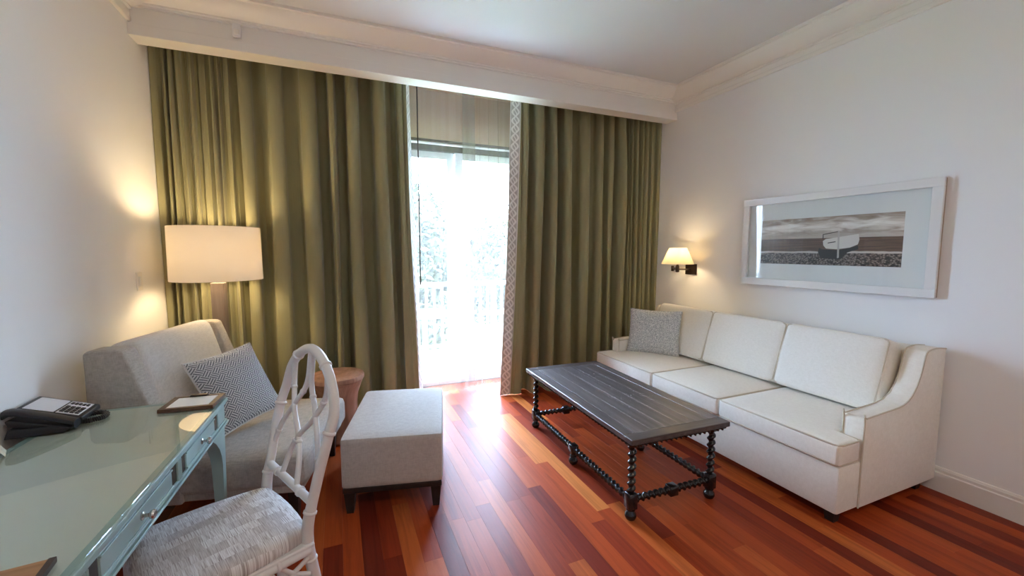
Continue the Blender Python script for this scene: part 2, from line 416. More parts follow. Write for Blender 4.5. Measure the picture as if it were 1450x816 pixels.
def noise1(i, z, s): return math.sin(i * 2.3 + z * 1.7 + s) * .6 + math.sin(i * 5.1 - z * 2.9 + s * 2) * .4
def pleats(folds, x0, yc, z0, z1, seed, rows=26, per=14, over=.098, mirror=False, flare=0., fl_y=0., band=0., band_dy=0., ycurve=None, topk=.62):
    """returns (grid of points [row][column], number of band columns); columns run from the leading edge"""
    rr = random.Random(seed); grid = []
    tot = sum(w for w, d in folds); sgn = -1 if mirror else 1
    sw = [rr.uniform(0, 6) for _ in folds]
    for j in range(rows + 1):
        z = z0 + (z1 - z0) * j / rows; h = 1 - (z - z0) / (z1 - z0); row = []
        lead = flare * h ** 1.4
        if band:
            for k in range(5):
                t = k / 5
                row.append((x0 - sgn * (band * (1 - t) + lead * (1 - .15 * t)), yc - .02 + band_dy * (1 - t) + fl_y * h + .012 * math.sin(3 * z + t * 3), z))
        x = 0.
        for i, (w, d) in enumerate(folds):
            for k in range(per if i < len(folds) - 1 else per + 1):
                ph = 2 * math.pi * k / per; t = (x + w * k / per) / tot
                amp = d * (topk + (1 - topk) * min(1, (z1 - z) / .7)) * (1 + .22 * noise1(i, z, seed))
                xx = x + w * k / per + over * w * math.sin(2 * ph) * (.8 + .2 * h) + .014 * h * noise1(i + k / per, z * .6, seed + 3)
                damp = min(1., (x + w * k / per) / .10) if band else 1.
                yy = yc + amp * math.cos(ph) * damp - (1 - damp) * .02 + .012 * math.sin(ph * 2 + sw[i] + z)
                fall = max(0., 1 - t * 2.2) ** 1.5
                px = x0 + sgn * (xx - lead * .85 * fall); py = yy + fl_y * h * fall
                if ycurve: py += ycurve(px)
                px = min(XR - .004, max(XL + .004, px))
                row.append((px, py, z))
            x += w
        grid.append(row)
    return grid, (6 if band else 0)
def grid_mesh(grid, c0, c1):
    b = MB(); n = c1 - c0; V = [p for row in grid for p in row[c0:c1]]
    return b.add(V, [(r * n + k, r * n + k + 1, (r + 1) * n + k + 1, (r + 1) * n + k) for r in range(len(grid) - 1) for k in range(n - 1)])
def foldlist(total, w, d, rr): 
    out = []; s = 0
    while s < total - w * .4:
        a = w * rr.uniform(.62, 1.42); out.append((a, d * rr.uniform(.65, 1.25))); s += a
    k = total / s; return [(a * k, q) for a, q in out]
rr = random.Random(5)
def drape(name, label, grid, nb, group):
    x = sum(p[0] for p in grid[0]) / len(grid[0]); t = thing(name, label, 'curtain', (0, 0, 0), 0, group)
    grid_mesh(grid, max(0, nb - 1), len(grid[0])).build('panel', CURT, t, 60)
    if nb:
        o = grid_mesh(grid, 0, nb); n = nb
        me = o.build('embroidered_band', BAND, t, 60); ul = me.data.uv_layers.new(name='UVMap')
        for lp in me.data.loops:
            vi = lp.vertex_index; ul.data[lp.index].uv = ((vi % n) / (n - 1), me.data.vertices[vi].co.z * 6.)
        tag(me, 'pale scroll patterned band down the leading edge')
    return t
ZD = 3.185
fl = foldlist(.13, .13, .05, rr) + foldlist(1.20, .168, .095, rr) + foldlist(.52, .056, .036, rr)
gl, nb = pleats(fl, .62, 3.96, .003, ZD, 3, mirror=True, flare=.07, fl_y=-.06, band=.05, band_dy=.12, ycurve=lambda x: -.05 * max(0., min(1., (-x - .6) / .5)))
drape('drape', 'olive green full length drape behind the floor lamp and armchair', gl, nb, 'olive green drapes')
fr_ = foldlist(.12, .12, .05, rr) + foldlist(1.18, .172, .092, rr) + foldlist(.40, .055, .035, rr)
gr, nb = pleats(fr_, 1.745, 3.95, .003, ZD, 8, flare=.14, fl_y=-.04, band=.10, band_dy=.01, ycurve=lambda x: -.12 * max(0., min(1., (x - 2.9) / .5)))
drape('drape', 'olive green full length drape behind the sofa end and coffee table', gr, nb, 'olive green drapes')
def sheer(label, x0, x1, y, seed):
    q = random.Random(seed); f = foldlist(x1 - x0, .085, .017, q)
    g_, _ = pleats(f, x0, y, .02, ZD, seed, rows=18, per=10, over=.05)
    o = grid_mesh(g_, 0, len(g_[0])).build('sheer_curtain', SHEER, None, 60); tag(o, label, 'curtain', 'white sheer curtains')
sheer('white sheer curtain beside the left drape, over the left half of the glass door', .50, 1.36, 4.21, 2)
sheer('white sheer curtain beside the right drape, over the right half of the glass door', 1.24, 1.98, 4.27, 4)
rs = thing('roller_shade', 'tan roller shade drawn up behind the top of the sheer curtains', 'shade', (1.225, 4.385, 2.64))
MB().box(-.80, .80, -.002, .002, 0, .50).build('fabric', flat('tan_shade_cloth', (.78, .55, .38), .85), rs)
MB().tube([(-.80, 0, .52), (.80, 0, .52)], .035, 14).build('roller', flat('tan_roll', (.78, .55, .38), .85), rs, True); MB().bbox(-.80, .80, -.01, .01, -.02, .005, .003, 1).build('hem_bar', BRONZE, rs)
wd = thing('curtain_wand', 'thin dark pull wand hanging at the left of the sheer curtain', 'wand', (.755, 4.13, 1.19))
MB().tube([(0, 0, 0), (0, 0, 1.99)], .006, 8).build('rod', BRONZE, wd, True); MB().tube([(0, 0, -.03), (0, 0, .06)], .009, 8).build('grip', BRONZE, wd, True)

# ------------------------------------------------------------ sofa
CREAM = linen('cream_linen', (.80, .755, .675), (.88, .84, .765), 380)
PIPE = flat('tan_piping', (.62, .55, .44), .8)
def outline_pipe(b, pts, r=.006, closed=True): b.tube(pts, r, 6, closed)
so = thing('sofa', 'cream three seat sofa with sloping arms against the right wall', 'sofa', (2.91, 2.39, 0))
OX, OY = 2.91, 2.39
Y0, Y1 = 1.265, 3.515                     # the two ends
def L_(x, y, z): return (x - OX, y - OY, z)
b = MB()
b.bbox(2.425 - OX, 3.38 - OX, Y0 + .008 - OY, Y1 - .008 - OY, .075, .345, .016, 2); b.build('base', CREAM, so, True)
b = MB().bbox(3.24 - OX, 3.405 - OX, Y0 + .10 - OY, Y1 - .10 - OY, .34, .90, .025, 3); b.build('back_frame', CREAM, so, True)
arm = [(3.405, .078), (3.405, .905), (3.30, .915), (3.205, .905), (3.175, .86), (3.15, .78), (3.11, .70), (3.06, .645), (2.99, .612), (2.90, .60), (2.63, .586), (2.615, .57), (2.61, .078)]
for ya in (Y0, Y1 - .11):
    o = MB().prism(arm, lambda p, q, t: (p - OX, t - OY, q), ya, ya + .11, .008, 2).build('arm', CREAM, so, True)
    p = MB()
    top = [Vector((x - OX, 0, z)) for x, z in arm[1:]]
    for yy in (ya + .004, ya + .106): p.tube([(v.x, yy - OY, v.z) for v in smoothpath([(q.x, q.y, q.z) for q in top], 3)], .0045, 6)
    p.build('piping', PIPE, o, True)
def seat_cushion(poly, z0, z1):
    bm = bmesh.new(); n = len(poly)
    A = [bm.verts.new((x - OX, y - OY, z0)) for x, y in poly]; B = [bm.verts.new((x - OX, y - OY, z1)) for x, y in poly]
    bm.faces.new(A[::-1]); bm.faces.new(B)
    for i in range(n): bm.faces.new((A[i], A[(i + 1) % n], B[(i + 1) % n], B[i]))
    bmesh.ops.recalc_face_normals(bm, faces=bm.faces[:])
    bmesh.ops.bevel(bm, geom=bm.edges[:], offset=.022, segments=4, profile=.5, affect='EDGES')
    top = [f for f in bm.faces if f.normal.z > .99]
    bmesh.ops.triangulate(bm, faces=top)
    xs = [p[0] for p in poly]; ys = [p[1] for p in poly]; cx, cy = (min(xs) + max(xs)) / 2 - OX, (min(ys) + max(ys)) / 2 - OY
    r = bmesh.ops.subdivide_edges(bm, edges=list({e for f in bm.faces if f.normal.z > .99 for e in f.edges}), cuts=5, use_grid_fill=True)
    hx, hy = (max(xs) - min(xs)) / 2, (max(ys) - min(ys)) / 2
    for v in bm.verts:
        if v.co.z > z1 - .002:
            v.co.z += .022 * max(0, 1 - ((v.co.x - cx) / hx) ** 2) * max(0, 1 - ((v.co.y - cy) / hy) ** 2)
    o = MB().bm(bm).build('seat_cushion', CREAM, so, 50)
    p = MB()
    for z in (z0 + .010, z1 - .006):
        q = []
        for i in range(n):
            a, c, d = Vector(poly[i - 1]), Vector(poly[i]), Vector(poly[(i + 1) % n])
            q += [c + (a - c).normalized() * .03, c + (a - c).normalized() * .008 + (d - c).normalized() * .008, c + (d - c).normalized() * .03]
        # pull the cord in by the roundness of the edge
        ctr = Vector(((min(xs) + max(xs)) / 2, (min(ys) + max(ys)) / 2))
        p.tube([(w_.x - OX - .004 * math.copysign(1, (w_ - ctr).x), w_.y - OY - .004 * math.copysign(1, (w_ - ctr).y), z) for w_ in q], .0055, 6, True)
    p.build('piping', PIPE, o, True)
D1, D2 = 2.035, 2.70; FX, BXs = 2.41, 3.18
seat_cushion([(FX, Y0 + .005), (2.60, Y0 + .005), (2.60, Y0 + .117), (BXs, Y0 + .117), (BXs, D1 - .003), (FX, D1 - .003)], .348, .472)
seat_cushion([(FX, D1 + .003), (BXs, D1 + .003), (BXs, D2 - .003), (FX, D2 - .003)], .348, .472)
seat_cushion([(FX, D2 + .003), (BXs, D2 + .003), (BXs, Y1 - .117), (2.60, Y1 - .117), (2.60, Y1 - .005), (FX, Y1 - .005)], .348, .472)
def back_cushion(y0, y1):
    w = y1 - y0; M = Matrix.Translation((3.075 - OX, (y0 + y1) / 2 - OY, .485)) @ Matrix.Rotation(R(17), 4, 'Y')
    # local: z up the back, x thickness, y width
    b = MB().cushion(-.085, .085, -w / 2, w / 2, 0, .47, .026, 0., 9, M, .024); o = b.build('back_cushion', CREAM, so, True)
    p = MB(); h = w / 2 - .007; r = .02
    for x in (-.074, .074):
        q = []
        for sy, sz in ((-1, 0), (1, 0), (1, 1), (-1, 1)):
            zc = .012 if sz == 0 else .458; cy, cz = sy * (h - r), (zc + r if sz == 0 else zc - r)
            a0 = {(-1, 0): 180, (1, 0): 270, (1, 1): 0, (-1, 1): 90}[(sy, sz)]
            for k in range(4): q.append(M @ Vector((x, cy + r * math.cos(R(a0 + 30 * k)), cz + r * math.sin(R(a0 + 30 * k)))))
        p.tube(q, .006, 6, True)
    p.build('piping', PIPE, o, True)
back_cushion(1.42, 2.062); back_cushion(2.062, 2.732); back_cushion(2.732, 3.40)
for x, y in ((2.50, Y0 + .07), (3.33, Y0 + .07), (2.50, Y1 - .07), (3.33, Y1 - .07)):
    MB().prism([(-.03, -.03), (.03, -.03), (.03, .03), (-.03, .03)], lambda p, q, t: (x - OX + p * (.75 + 3.3 * t), y - OY + q * (.75 + 3.3 * t), t), 0, .078).build('foot', DARKW, so)

# pillows
def pillow_mesh(w, h, t, n=18, pinch=.06):
    V = []; F = []; uvs = []
    for s in (1, -1):
        for j in range(n + 1):
            for i in range(n + 1):
                u = -1 + 2 * i / n; v = -1 + 2 * j / n
                u = math.sin(u * math.pi / 2) * .6 + u * .4; v = math.sin(v * math.pi / 2) * .6 + v * .4
                e = (max(0, 1 - abs(u) ** 2.4) * max(0, 1 - abs(v) ** 2.4)) ** .55
                x = u * w / 2 * (1 - pinch * (1 - v * v)); y = v * h / 2 * (1 - pinch * (1 - u * u))
                V.append((x, y, s * t / 2 * e))
        o = 0 if s == 1 else (n + 1) ** 2
        for j in range(n):
            for i in range(n):
                a = o + j * (n + 1) + i; q = (a, a + 1, a + n + 2, a + n + 1); F.append(q if s == 1 else q[::-1])
    edge = [V[i] for i in range(n + 1)] + [V[j * (n + 1) + n] for j in range(1, n + 1)] + [V[n * (n + 1) + i] for i in range(n - 1, -1, -1)] + [V[j * (n + 1)] for j in range(n - 1, 0, -1)]
    return V, F, edge
def pillow(name, label, w, h, t, mat, pipe, loc, rot):
    root = thing(name, label, 'pillow', loc); root.rotation_euler = rot
    V, F, e = pillow_mesh(w, h, t); b = MB(); b.add(V, F); o = b.build('cover', mat, root, 60, uv=lambda c: (c.x, c.y))
    MB().tube(e, .005, 6, True).build('piping', pipe, root, True); return root
def basket_mat():
    m = Mat('basketweave_print', .85); n = m.node('ShaderNodeUVMap'); sp = m.node('ShaderNodeSeparateXYZ'); m.link(n.outputs[0], sp.inputs[0])
    x = S(m.nt, sp.outputs[0]); y = S(m.nt, sp.outputs[1]); c = .036
    u = (x * .7071 + y * .7071) / c; v = (y * .7071 - x * .7071) / c
    # bars two units long and one wide, turning at each step (a woven lattice), every bar edged by pale lines
    k = (u.fl() + v.fl()).mod2(); lu = ((u.fr() * 3).fr() - .5).abs().gt(.24); lv = ((v.fr() * 3).fr() - .5).abs().gt(.24)
    ln = k * lu + (k * -1. + 1.) * lv
    th = m.noise(m.scaled(500, 500, 60), 1., 2)
    m.color(m.mix(ln, (.13, .145, .17), (.62, .64, .66))); m.bump(th, .2, .001); return m.m
def speckle_mat():
    m = Mat('blue_grey_tweed', .9); a = m.noise(m.scaled(120, 120, 120), 1., 3, .7)
    m.color(m.ramp(a, [(.38, (.30, .33, .355)), (.5, (.55, .57, .58)), (.62, (.82, .82, .81))])); m.bump(a, .3, .0015); return m.m
TWEED = speckle_mat()
pillow('throw_pillow', 'blue grey tweed throw pillow on the sofa corner by the drape', .50, .44, .13, TWEED, TWEED, (2.875, 3.205, .695), (R(77), 0, R(-56)))

# ------------------------------------------------------------ coffee table
tm, g = wood('weathered_dark_oak', None, 1., 'y', .45, True, .5)
tm.color(tm.mix(1., tm.ramp(g, [(.28, (.05, .041, .042)), (.5, (.11, .095, .097)), (.72, (.19, .17, .175))]), tm.ramp(tm.rand(), [(0, (.8, .8, .82)), (1, (1.15, 1.1, 1.05))]), 'MULTIPLY')); tm.bump(g, .15, .0008); tm.b.inputs['Coat Roughness'].default_value = .3; OAK = tm.m
tm, g = wood('weathered_dark_oak_cross', None, 1., 'x', .42, True, .1)
tm.color(tm.ramp(g, [(.28, (.035, .026, .024)), (.5, (.09, .072, .068)), (.72, (.17, .145, .14))])); tm.bump(g, .25, .001); OAKX = tm.m
EBON = flat('ebonised_turned_wood', (.012, .010, .011), .15, var=.3, vscale=40)
ct = thing('coffee_table', 'dark wooden coffee table with barley twist legs in front of the sofa', 'table', (1.773, 2.412, 0), R(-2.0))
W2, L2, H = .346, .726, .50
top = MB().bbox(-W2, W2, -L2, L2, H - .028, H - .006, .003, 1).build('table_top', OAK, ct)
bw = .078
for s in (-1, 1):
    MB().bbox(-W2, W2, s * (L2 - bw / 2) - bw / 2, s * (L2 - bw / 2) + bw / 2, H - .03, H, .003, 1).build('border_board', OAKX, top)
    MB().bbox(s * (W2 - bw / 2) - bw / 2, s * (W2 - bw / 2) + bw / 2, -L2 + bw + .0015, L2 - bw - .0015, H - .03, H, .003, 1).build('border_board', OAK, top)
n = 5; iw = (2 * W2 - 2 * bw - .003) / n
for i in range(n):
    x = -W2 + bw + .0015 + iw * i
    MB().bbox(x + .0002, x + iw - .0002, -L2 + bw + .0008, L2 - bw - .0008, H - .02, H - .0003, .0003, 1).build('plank', OAK, top)
LX, LY = .286, .650
rope = MB()
for s in (-1, 1):
    rope.twist((s * (W2 - .02), -L2 + .02, H - .04), (s * (W2 - .02), L2 - .02, H - .04), .010, .005, .034, 8, 7)
    rope.twist((-W2 + .02, s * (L2 - .02), H - .04), (W2 - .02, s * (L2 - .02), H - .04), .010, .005, .034, 8, 7)
rope.build('rope_moulding', EBON, ct, 70)
apr = MB()
for s in (-1, 1):
    apr.box(s * LX - .012, s * LX + .012, -LY, LY, H - .055, H - .03); apr.box(-LX, LX, s * LY - .012, s * LY + .012, H - .055, H - .03)
apr.build('apron', DARKW, ct)
def bun(b, x, y): b.lathe([(.012, 0), (.026, .006), (.033, .022), (.031, .038), (.02, .05), (.018, .056), (.026, .060), (.026, .066)], (x, y, 0), 20)
for sx in (-1, 1):
    for sy in (-1, 1):
        x, y = sx * LX, sy * LY; b = MB()
        b.twist((x, y, .155), (x, y, .435), .0195, .0060, .042); b.bbox(x - .026, x + .026, y - .026, y + .026, .425, .472, .004, 1)
        b.bbox(x - .028, x + .028, y - .028, y + .028, .066, .16, .005, 1); bun(b, x, y)
        b.build('leg', EBON, ct, 50)
zs = .115
for s in (-1, 1):
    b = MB(); x = s * LX
    b.twist((x, -LY + .02, zs), (x, -.028, zs), .0185, .0055, .038); b.twist((x, .028, zs), (x, LY - .02, zs), .0185, .0055, .038)
    b.bbox(x - .027, x + .027, -.03, .03, zs - .03, zs + .03, .005, 1); b.lathe([(.02, .066), (.016, .075), (.02, .09)], (x, 0, 0), 16); bun(b, x, 0); b.build('long_stretcher', EBON, ct, 50)
    b = MB(); y = s * LY
    b.twist((-LX + .02, y, zs), (-.028, y, zs), .0185, .0055, .038); b.twist((.028, y, zs), (LX - .02, y, zs), .0185, .0055, .038)
    b.bbox(-.03, .03, y - .027, y + .027, zs - .03, zs + .03, .005, 1); b.build('short_stretcher', EBON, ct, 50)

# ------------------------------------------------------------ armchair, ottoman, stool
GREY = linen('grey_linen', (.34, .31, .275), (.50, .46, .415), 300)
GREYL = linen('pale_grey_linen', (.60, .585, .56), (.74, .725, .70), 300)
A_ = R(-13.5)
# armchair: local x towards its front, y to its far side; origin on the floor under the near front corner
ac = thing('armchair', 'grey linen lounge armchair with wide seat and short sloping arms in the corner', 'armchair', (-.19, 2.37, 0), A_)
AW, AD = .93, .985
MB().bbox(-AD + .06, -.03, .02, AW - .02, .20, .30, .02, 2).build('base', GREY, ac, True)
MB().cushion(-AD + .2, .0, .0, AW, .235, .425, .05, .012, 9).build('seat_cushion', GREY, ac, True)
armp = [(-AD, .2), (-AD, 1.0), (-AD + .02, 1.018), (-.84, 1.022), (-.815, 1.012), (-.715, .73), (-.64, .50), (-.60, .40), (-.60, .2)]
for ya in (0., AW - .105):
    MB().prism(armp, lambda p, q, t: (p, t, q), ya, ya + .105, .014, 3).build('arm', GREY, ac, True)
MB().bbox(-AD + .005, -AD + .11, .10, AW - .10, .2, .99, .03, 3).build('back_frame', GREY, ac, True)
M = Matrix.Translation((-.74, AW / 2, .40)) @ Matrix.Rotation(R(-15), 4, 'Y')
MB().cushion(-.09, .09, -AW / 2 + .112, AW / 2 - .112, 0, .655, .06, 0, 9, M, .028).build('back_cushion', GREYL, ac, True)
for x in (-.09, -AD + .1):
    for y in (.08, AW - .08):
        MB().prism([(-.028, -.028), (.028, -.028), (.028, .028), (-.028, .028)], lambda p, q, t: (x + p * (.6 + 2 * t), y + q * (.6 + 2 * t), t), 0, .205).build('leg', DARKW, ac)
pillow('throw_pillow', 'navy and white woven lattice throw pillow leaning in the armchair', .43, .46, .15, basket_mat(), linen('pale_piping', (.5, .5, .5), (.65, .65, .65)), (-.586, 2.903, .682), (R(62), R(-4), R(52)))

ot = thing('ottoman', 'pale grey linen ottoman with dark wooden legs before the armchair', 'ottoman', (.347, 2.762, 0), A_)
ow, ol = .284, .418
OTT = linen('beige_grey_linen', (.41, .365, .325), (.52, .475, .43), 330)
MB().cushion(-ow, ow, -ol, ol, .155, .452, .022, .008, 9).build('upholstered_top', OTT, ot, True)
MB().bbox(-ow + .008, ow - .008, -ol + .008, ol - .008, .125, .158, .004, 1).build('plinth', DARKW, ot)
for sx in (-1, 1):
    for sy in (-1, 1):
        x, y = sx * (ow - .042), sy * (ol - .042)
        MB().prism([(-.03, -.03), (.03, -.03), (.03, .03), (-.03, .03)], lambda p, q, t: (x + p * (.62 + 2.9 * t) , y + q * (.62 + 2.9 * t), t), 0, .13).build('leg', DARKW, ot)

wm, g = wood('reddish_driftwood', None, .8, 'z', .6)
wm.color(wm.ramp(g, [(.3, (.26, .13, .085)), (.55, (.40, .22, .15)), (.75, (.50, .30, .22))])); wm.bump(g, .3, .002)
st = thing('drum_stool', 'reddish wooden hourglass drum stool between armchair and left drape', 'stool', (-.035, 3.53, 0))
MB().lathe([(.17, 0), (.185, .015), (.165, .10), (.150, .20), (.148, .28), (.158, .36), (.185, .44), (.200, .475)], seg=40).build('body', wm.m, st, True)
MB().lathe([(.197, .474), (.206, .482), (.208, .50), (.203, .515), (.190, .52), (.02, .52)], seg=40).build('seat_top', wm.m, st, 35)

# ------------------------------------------------------------ lamps
def bulb_light(name, loc, w, parent, color=(1., .74, .42), r=.09):
    l = bpy.data.lights.new(name, 'POINT'); l.energy = w; l.color = color; l.shadow_soft_size = r
    o = bpy.data.objects.new(name, l); col.objects.link(o); o.location = loc; o.parent = parent
def bulb_mat():
    m = Mat('warm_bulb', .4); m.color((1, .9, .7)); m.b.inputs['Emission Color'].default_value = (1, .75, .42, 1); m.b.inputs['Emission Strength'].default_value = 6; return m.m
BULB = bulb_mat()
fp, g = wood('taupe_wood_post', None, 1., 'z', .4); fp.color(fp.ramp(g, [(.3, (.20, .155, .13)), (.7, (.30, .24, .21))]))
lp = thing('floor_lamp', 'floor lamp with wide white drum shade and square taupe post', 'lamp', (-.795, 3.575, 0), R(-10))
MB().bbox(-.12, .12, -.09, .09, 0, .025, .004, 1).build('base', fp.m, lp)
MB().bbox(-.042, .042, -.03, .03, .024, 1.27, .004, 1).build('post', fp.m, lp)
MB().tube([(0, 0, 1.265), (0, 0, 1.36)], .011, 10).build('neck', CHROME, lp, True)
def drum(r0, r1, z0, z1, t=.002, seg=56):
    return MB().lathe([(r0, z0), (r1, z1), (r1 - t, z1), (r0 - t, z0), (r0, z0)], seg=seg, caps=False)
sh = drum(.280, .276, 1.29, 1.665).build('lamp_shade', SHADE, lp, 50)
sp = MB()
for k in range(3):
    a = R(120 * k + 20); sp.tube([(0, 0, 1.352), (.277 * math.cos(a), .277 * math.sin(a), 1.31)], .0025, 6)
sp.build('spider', CHROME, sh, True)
MB().lathe([(.012, 1.36), (.016, 1.39), (.030, 1.43), (.032, 1.45), (.022, 1.475), (.003, 1.483)], seg=20).build('bulb', BULB, lp, True)
bulb_light('floor_lamp_light', (0, 0, 1.49), LAMP_W, lp)
sc = thing('wall_sconce', 'swing arm wall sconce with glowing cream shade above the sofa', 'lamp', (XR, 3.29, 1.305))
MB().bbox(-.018, 0, -.072, .072, -.055, .055, .004, 1).build('backplate', BRONZE, sc)
MB().tube([(-.01, 0, .0), (-.05, 0, .0), (-.16, .105, .0)], .008, 8).build('arm', BRONZE, sc, True)
MB().tube([(-.16, .105, .012), (-.225, -.03, .012)], .008, 8).build('fore_arm', BRONZE, sc, True)
MB().lathe([(.014, -.02), (.014, .035)], (-.16, .105, 0), 14).build('elbow', BRONZE, sc, True)
MB().lathe([(.012, -.025), (.018, -.02), (.018, .03), (.011, .05), (.011, .09)], (-.225, -.03, 0), 14).build('socket', BRONZE, sc, True)
s2 = MB().lathe([(.158, .058), (.084, .222), (.082, .222), (.156, .058), (.158, .058)], (-.225, -.03, 0), 40, False).build('lamp_shade', SHADE2, sc, 50)
MB().tube([(-.225 - .083, -.03, .215), (-.225 + .083, -.03, .215)], .002, 6).build('spider', BRONZE, s2)
MB().lathe([(.01, .088), (.025, .12), (.025, .14), (.012, .162), (.002, .167)], (-.225, -.03, 0), 16).build('bulb', BULB, sc, True)
bulb_light('sconce_light', (-.225, -.03, .15), SCONCE_W, sc, r=.045)

fl_ = thing('fill_ceiling_light', 'unseen round frosted ceiling dome added behind the viewer as fill light', 'lamp', (1.1, -.7, ZC))  # added fill source, out of view: brightens walls, desk and near faces
MB().lathe([(.23, -.03), (.23, 0), (.02, 0)], seg=40).build('base', WHITEP, fl_, 30)
dm = Mat('frosted_fill_glow', .4); dm.color((.9, .9, .88)); dm.b.inputs['Emission Color'].default_value = (1., .86, .68, 1); dm.b.inputs['Emission Strength'].default_value = DOME_E
MB().lathe([(.02, -.125), (.08, -.12), (.14, -.10), (.19, -.065), (.215, -.03)], seg=40).build('fill_dome', dm.m, fl_, True)

# ------------------------------------------------------------ picture
pc = thing('framed_picture', 'white framed sepia photograph of a beached boat on the right wall', 'picture', (XR, 2.01, 1.575))
# local: y along the wall, z up, -x out of the wall
fw, fh, fr2 = .672, .371, .056
b = MB()
for (a0, a1, c0, c1) in ((-fw, fw, fh - fr2, fh), (-fw, fw, -fh, -fh + fr2), (-fw, -fw + fr2, -fh + fr2, fh - fr2), (fw - fr2, fw, -fh + fr2, fh - fr2)):
    b.bbox(-.040, -.022, a0, a1, c0, c1, .002, 1)
b.build('frame', WHITEP, pc)
b = MB()
for (a0, a1, c0, c1) in ((-fw + .004, fw - .004, fh - .03, fh - .004), (-fw + .004, fw - .004, -fh + .004, -fh + .03), (-fw + .004, -fw + .03, -fh + .03, fh - .03), (fw - .03, fw - .004, -fh + .03, fh - .03)):
    b.box(-.022, -.001, a0, a1, c0, c1)
b.build('frame_back', flat('pale_tan_wood', (.42, .32, .24), .6), pc)
MB().box(-.018, -.012, -fw + .03, fw - .03, -fh + .03, fh - .03).build('mat_board', flat('white_mat_board', (.80, .83, .83), .8), pc)
def print_mat():
    m = Mat('sepia_beach_print', .5); x, y, z = m.xyz('Object')
    u = (y + .005) / .98; v = (z + .184) / .364           # u: 0..1 far end positive, v: 0 bottom
    cl = m.noise(m.vec(y * 5., z * 26.), 1., 5, .6, .8); cl2 = m.noise(m.vec(y * 9. + 4, z * 30.), 1., 4)
    band = (v - .80).abs() * -7. + 1.0; c2 = (cl + band.max(0.) * .28)
    sky = m.ramp(c2, [(.30, (.20, .13, .085)), (.5, (.38, .31, .25)), (.66, (.66, .60, .54)), (.85, (.88, .85, .80))])
    low = m.mix(((v - .55) * 6.).op('SUBTRACT', 0.).min(1.).max(0.), (.55, .49, .43), sky)
    sea = m.ramp(m.noise(m.vec(y * 4., z * 90.), 1., 3), [(.35, (.085, .045, .028)), (.65, (.18, .10, .062))])
    a = m.mix(v.gt(.56), sea, low)
    foam = (v - .245 - cl2 * .04).abs().lt(.02); a = m.mix(foam, a, (.62, .56, .50))
    vo = m.node('ShaderNodeTexVoronoi'); vo.inputs['Scale'].default_value = 1.; m.link(m.vec(y * 70., z * 110.), vo.inputs['Vector'])
    peb = m.ramp(S(m.nt, vo.outputs['Distance']), [(.15, (.36, .30, .26)), (.5, (.12, .085, .065)), (.75, (.02, .014, .01))])
    a = m.mix((v - cl2 * .05).lt(.22), a, peb); m.color(a); return m.m
pr = MB().box(-.0185, -.0175, -.495 + .01, .495 + .005, -.185, .18).build('print', print_mat(), pc)
bw_ = flat('print_boat_white', (.72, .68, .62), .5); bd = flat('print_boat_shadow', (.025, .018, .014), .5)
def pxp(px, py):   # a spot of the printed picture, from its width and height
    return (2.514 - (px - 80) / (955 - 80) * .98 - 2.01 , .18 - (py - 265) / 320 * .365)
def decal(name, pts, mat, d): 
    q = [pxp(*p) for p in pts]
    MB().prism(q, lambda p, r, t: (t, p, r), -.0187 - d, -.0185).build(name, mat, pr)
decal('boat_hull', [(505, 470), (530, 480), (620, 485), (700, 470), (735, 455), (740, 480), (680, 500), (640, 545), (520, 540), (500, 500)], bd, 0)
decal('boat_side', [(527, 425), (545, 412), (615, 403), (735, 385), (742, 420), (735, 450), (690, 470), (615, 480), (550, 475), (532, 455)], bw_, .0002)
decal('boat_cabin_lines', [(558, 436), (606, 428), (606, 434), (558, 442)], bd, .0004)
decal('boat_mast', [(616, 362), (626, 362), (632, 535), (620, 538)], flat('print_boat_mast', (.50, .46, .42), .5), .0004)
decal('boat_rigging', [(524, 380), (616, 364), (616, 369), (528, 385), (530, 410), (524, 410)], bd, .0005)
MB().box(-.0235, -.0215, -fw + .045, fw - .045, -fh + .045, fh - .045).build('glass', GLASS, pc)

# ------------------------------------------------------------ desk
DESKM = flat('pale_teal_paint', (.29, .415, .40), .38, var=.06, vscale=8)
DESKT = flat('cream_green_desk_top', (.90, .88, .77), .5, var=.05, vscale=5)
DARKI = flat('dark_bronze_inlay', (.05, .045, .04), .25, Metallic=.5)
dk = thing('writing_desk', 'pale teal writing desk with green glass top along the left wall', 'desk', (-.86, 1.515, 0), R(-2.0))
DX0, DX1, DY, DZ = XL + .05 + .86, -.553 + .86, .885, .785        # local extents
MB().bbox(DX0, DX1, -DY, DY, DZ - .024, DZ - .006, .004, 2).build('desk_top', DESKM, dk)
MB().box(DX0 + .03, DX1 - .03, -DY + .03, DY - .03, DZ - .0065, DZ - .0055).build('top_inset', DESKT, dk)
MB().bbox(DX0 + .004, DX1 - .004, -DY + .004, DY - .004, DZ - .0055, DZ, .0015, 1).build('glass_top', DESKGLASS, dk)
MB().bbox(DX0 + .01, DX1 - .014, -DY + .02, DY - .02, DZ - .125, DZ - .024, .002, 1).build('apron', DESKM, dk)
mo = MB()
for z, p in ((DZ - .031, .008), (DZ - .112, .008), (DZ - .124, .014), (DZ - .132, .007)):
    mo.bbox(DX0 + .01, DX1 - .014 + p, -DY + .02 - p, DY - .02 + p, z - .005, z + .005, .002, 1)
mo.build('moulding', DESKM, dk, 40)
fx = DX1 - .014
